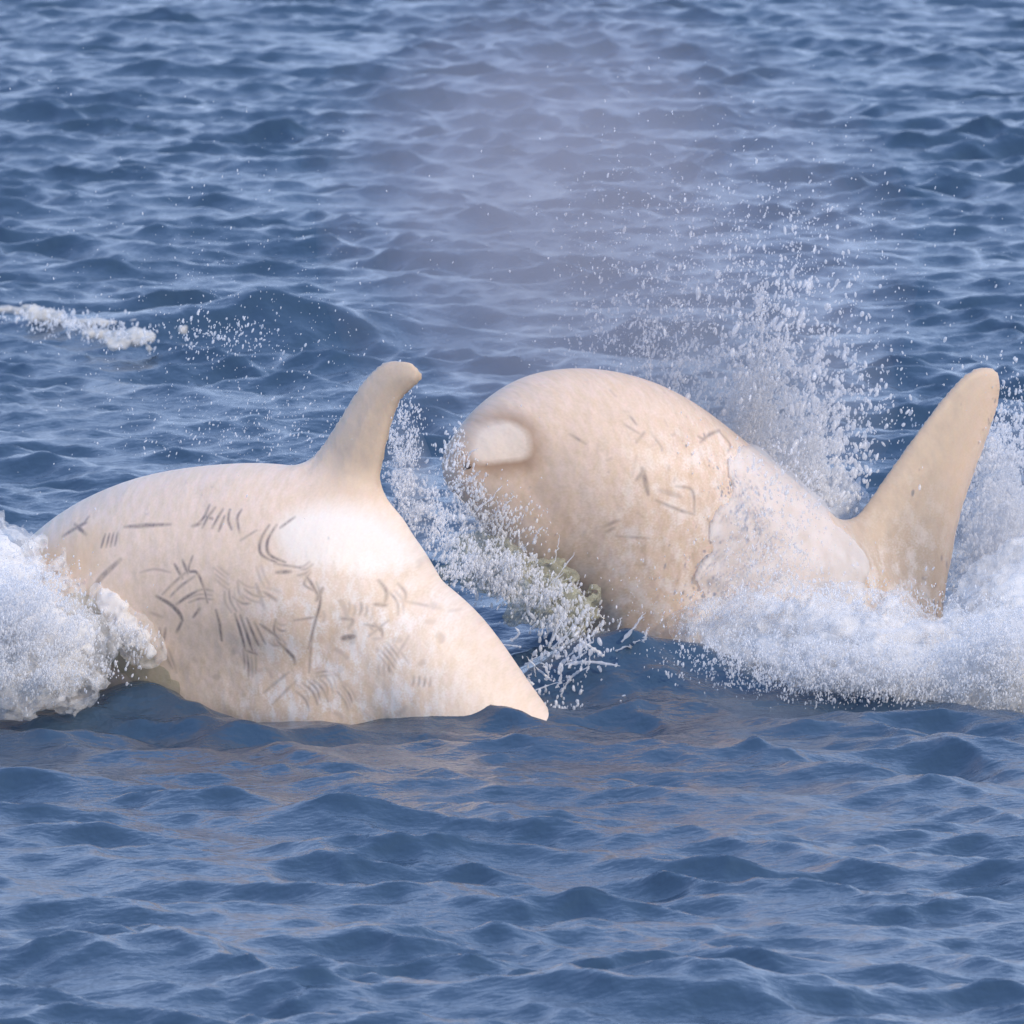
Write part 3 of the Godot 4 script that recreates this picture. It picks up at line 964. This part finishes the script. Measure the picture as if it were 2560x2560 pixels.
	spray("tail_spray", "dense pale spray thrown up behind the fin of the rear orca", [
		[2500, 1350, 90, 300, 0.1, -4.3, -3.6, 9000, 3.0, 10.0], [2560, 1560, 110, 180, 0.0, -3.9, -2.9, 4200, 4.0, 12.0], [2490, 1150, 80, 150, 0.2, -4.3, -3.7, 1200, 2.5, 9.0], [2460, 1480, 70, 170, 0.0, -4.2, -3.6, 1200, 3.0, 9.0]], [], drops, 211)
	spray("fin_spray", "column of fine drops trailing behind the hooked fin of the scarred orca", [
		[1010, 1160, 42, 140, -0.1, -1.3, -0.9, 1300, 2.5, 8.0], [1060, 1290, 60, 85, -0.5, -1.4, -0.9, 900, 2.5, 9.0], [1020, 1040, 38, 70, 0.0, -1.2, -0.8, 160, 2.0, 6.0], [1140, 1420, 40, 60, -0.5, -1.3, -0.9, 400, 2.5, 8.0]], [], drops, 221)
	spray("throat_spray", "curtain of drops pouring off the throat of the rear orca", [
		[1165, 1230, 50, 110, -0.4, -2.4, -1.9, 900, 3.0, 9.0], [1260, 1310, 80, 90, -0.6, -2.4, -1.9, 700, 3.0, 10.0], [1240, 1430, 110, 55, 0.4, -2.3, -1.7, 1100, 4.0, 12.0], [1400, 1530, 100, 70, 0.5, -2.3, -1.6, 800, 4.0, 12.0], [1430, 1680, 75, 100, 0.2, -2.0, -0.8, 900, 4.0, 14.0], [1400, 1780, 80, 36, 0.2, -1.6, -0.6, 600, 4.0, 13.0], [1140, 1140, 26, 55, 0.0, -2.4, -2.0, 260, 3.0, 8.0], [1270, 1440, 130, 50, 0.45, -1.95, -1.7, 1800, 3.0, 9.0], [1130, 1340, 40, 80, -0.6, -2.2, -1.8, 500, 3.0, 9.0]], [], drops, 231)
	spray("drifting_drops", "fine scattered drops drifting over the open water", [
		[600, 900, 520, 330, 0.0, -3.0, 0.5, 800, 1.5, 5.0], [500, 600, 600, 350, 0.0, -3.0, 0.0, 320, 1.2, 4.0], [700, 1080, 380, 70, 0.0, -2.5, -1.4, 420, 1.5, 5.5], [560, 840, 160, 60, 0.1, -4.0, -2.0, 220, 3.0, 8.0], [200, 815, 170, 30, 0.15, -19.5, -18.0, 500, 4.0, 12.0], [2100, 700, 420, 350, 0.0, -3.5, -1.5, 420, 1.5, 5.0]], [], drops, 241)
	spray("flank_drops", "bright drops sparkling over the foam and flank of the rear orca", [
		[2150, 1680, 330, 70, 0.1, -0.95, -0.6, 13000, 2.2, 6.5], [2050, 1550, 260, 75, 0.0, -1.8, -1.5, 9000, 2.2, 6.5], [2500, 1640, 100, 110, 0.0, -1.0, -0.55, 7000, 2.2, 6.5],
		[1690, 1150, 90, 70, 0.0, -2.35, -2.2, 40, 3.0, 8.0], [1900, 1400, 130, 110, 0.0, -2.2, -1.9, 200, 3.0, 8.0], [1600, 1500, 120, 140, 0.0, -2.0, -1.8, 60, 2.0, 6.0]], [], drops, 251)
	spray("bow_drops", "loose drops tumbling off the foam at the head of the scarred orca", [
		[30, 1560, 130, 120, 0.4, 0.15, 0.6, 16000, 2.2, 6.0], [230, 1655, 110, 30, 0.3, 0.0, 0.3, 160, 3.0, 9.0], [80, 1690, 120, 30, 0.0, 0.35, 0.6, 2500, 2.2, 6.0], [190, 1590, 50, 60, 0.4, 0.0, 0.3, 600, 3.0, 9.0], [330, 1590, 70, 40, 0.7, -0.25, -0.05, 260, 3.0, 8.0]], [], drops, 261)
	var r := RandomNumberGenerator.new()
	r.seed = 7
	var ropes := []
	for i in 46:
		var x := r.randfn(1400.0, 75.0)
		var y := r.randf_range(1600.0, 1810.0)
		var a := r.randfn(-1.3, 0.6)
		var l := r.randf_range(25.0, 110.0)
		var e := Vector2(cos(a), sin(a)) * l
		ropes.append([[x, y, x + e.x * 0.5 + r.randfn(0.0, 9.0), y + e.y * 0.5, x + e.x, y + e.y], r.randf_range(-1.5, -0.7), r.randf_range(5.0, 13.0)])
	for i in 34:
		var t := r.randf()
		var x := lerpf(1150.0, 1480.0, t) + r.randfn(0.0, 30.0)
		var y := lerpf(1260.0, 1560.0, t) + r.randfn(0.0, 45.0)
		var a := r.randfn(-1.3, 0.5)
		var l := r.randf_range(25.0, 90.0)
		var e := Vector2(cos(a), sin(a)) * l
		ropes.append([[x, y, x + e.x * 0.5 + r.randfn(0.0, 8.0), y + e.y * 0.5, x + e.x, y + e.y], r.randf_range(-2.1, -1.8), r.randf_range(4.0, 9.0)])
	ropes.append([[1478, 1795, 1510, 1770, 1540, 1750, 1562, 1738], -0.7, 11.0])
	ropes.append([[1490, 1800, 1530, 1790, 1560, 1800], -0.7, 9.0])
	ropes.append([[1420, 1660, 1480, 1655, 1550, 1665], -0.9, 13.0])
	ropes.append([[1626, 975, 1625, 900, 1612, 850, 1608, 815], -3.2, 4.0])
	ropes.append([[1890, 1120, 1915, 1000, 1900, 900, 1908, 830, 1900, 720], -3.1, 8.0])
	ropes.append([[1850, 1100, 1895, 1010, 1910, 940], -3.0, 6.0])
	ropes.append([[1375, 1610, 1395, 1520, 1380, 1470, 1440, 1380], -1.8, 8.0])
	for i in 30:
		var x := r.randfn(1930.0, 90.0)
		var y := r.randf_range(900.0, 1250.0)
		var a := r.randfn(-1.5, 0.35)
		var l := r.randf_range(20.0, 90.0)
		var e := Vector2(cos(a), sin(a)) * l
		ropes.append([[x, y, x + e.x * 0.5 + r.randfn(0.0, 8.0), y + e.y * 0.5, x + e.x, y + e.y], r.randf_range(-3.7, -3.1), r.randf_range(3.0, 8.0)])
	strands("splash_ropes", "twisting ropes of water torn loose between the two orcas", ropes, drops, 301)
	var tint := Color(1.0, 0.99, 1.0)
	var pink := Color(1.0, 0.96, 0.98)
	mist("breath_mist", "faint pinkish breath mist rising up from the rear orca", 1330, 620, -3.4, Vector3(2.6, 2.7, 1.8), 0.45, 0.2, pink)
	mist("breath_mist_001", "faint pinkish breath mist drifting over the spray burst", 1620, 640, -3.2, Vector3(3.0, 2.8, 1.7), -0.2, 0.22, pink)
	mist("breath_mist_002", "faintest wisp of pinkish breath mist high over the water", 1280, 330, -3.6, Vector3(2.7, 2.1, 1.6), 0.5, 0.16, pink)
	mist("splash_mist", "pale mist of fine spray over the back of the rear orca", 1860, 1000, -2.9, Vector3(1.7, 1.5, 0.8), 0.0, 0.55, tint)
	mist("splash_mist_001", "pale veil of spray in front of the sunken back of the rear orca", 1960, 1360, -2.1, Vector3(0.9, 1.3, 0.4), 0.45, 0.3, tint)
	mist("tail_mist", "bright mist of spray behind the fin of the rear orca", 2510, 1430, -2.9, Vector3(0.75, 2.0, 0.9), -0.1, 0.7, tint)
	mist("fin_mist", "thin mist behind the hooked fin of the scarred orca", 1025, 1210, -1.1, Vector3(0.3, 0.9, 0.4), 0.2, 1.3, tint)
	mist("throat_mist", "thin mist under the throat of the rear orca", 1230, 1340, -2.1, Vector3(0.5, 0.9, 0.5), 0.6, 0.9, tint)

func _ready() -> void:
	# camera
	var tall := (WATERLINE - 1280.0) / PPM / cos(deg_to_rad(DOWN))
	var target := Vector3(0, tall, 0)
	eye = target + Vector3(0, DIST * tan(deg_to_rad(DOWN)), DIST)
	fwd = (target - eye).normalized()
	upv = Vector3.RIGHT.cross(fwd).normalized()
	span = eye.distance_to(target)
	var cam := Camera3D.new()
	cam.name = "camera"
	cam.fov = rad_to_deg(2.0 * atan(1280.0 / PPM / span))
	cam.near = 1.0
	cam.far = 6000.0
	add_child(cam)
	cam.look_at_from_position(eye, target)
	cam.current = true
	var optics := CameraAttributesPhysical.new()
	optics.frustum_focal_length = 12.0 / (1280.0 / PPM / span)
	optics.frustum_focus_distance = span + 1.0
	optics.exposure_aperture = 5.0
	cam.attributes = optics
	cam.fov = rad_to_deg(2.0 * atan(1280.0 / PPM / span))
	# sky and sun
	var sky_mat := ProceduralSkyMaterial.new()
	sky_mat.sky_top_color = Color(0.43, 0.555, 0.76)
	sky_mat.sky_horizon_color = Color(0.70, 0.77, 0.88)
	sky_mat.sky_curve = 0.30
	sky_mat.ground_horizon_color = Color(0.45, 0.52, 0.62)
	sky_mat.ground_bottom_color = Color(0.05, 0.08, 0.15)
	var sky := Sky.new()
	sky.sky_material = sky_mat
	var env := Environment.new()
	env.background_mode = Environment.BG_SKY
	env.sky = sky
	env.background_energy_multiplier = 1.95
	env.tonemap_mode = Environment.TONE_MAPPER_LINEAR
	env.tonemap_exposure = 1.15
	env.sdfgi_enabled = true
	env.ssao_enabled = true
	env.ssil_enabled = true
	env.volumetric_fog_enabled = true
	env.volumetric_fog_density = 0.0
	var we := WorldEnvironment.new()
	we.name = "world"
	we.environment = env
	add_child(we)
	var sun := DirectionalLight3D.new()
	sun.name = "sun"
	sun.light_energy = 0.9
	sun.light_color = Color(1.0, 0.92, 0.80)
	sun.light_angular_distance = 0.5
	sun.shadow_enabled = true
	add_child(sun)
	sun.look_at_from_position(Vector3(0.60, 0.56, 0.57) * 50.0, Vector3.ZERO)
	# the sea
	n_a = noise_of(3, 0.75, 2)
	n_b = noise_of(4, 3.0, 3)
	n_c = noise_of(5, 0.22, 2)
	make_waves()
	hump(at(1570, 1700, -1.35), 0.9, 0.5, 0.33, -0.2)
	hump(at(330, 1700, -0.35), 0.35, 0.35, 0.22, 0.0)
	hump(on_sea(600, 850), 1.1, 0.5, 0.24, 0.0)
	hump(on_sea(200, 840), 1.2, 0.6, 0.08, 0.0)
	hump(on_sea(1750, 2500), 0.75, 0.45, 0.17, 0.1)
	hump(on_sea(450, 2400), 0.9, 0.5, 0.10, -0.2)
	hump(on_sea(900, 2130), 0.4, 0.35, 0.08, -0.3)
	hump(on_sea(2380, 170), 0.6, 0.4, 0.12, 0.0)
	hump(on_sea(1250, 660), 1.1, 0.4, 0.10, 0.0)
	build_sea()
	front_orca()
	rear_orca()
	white_water()
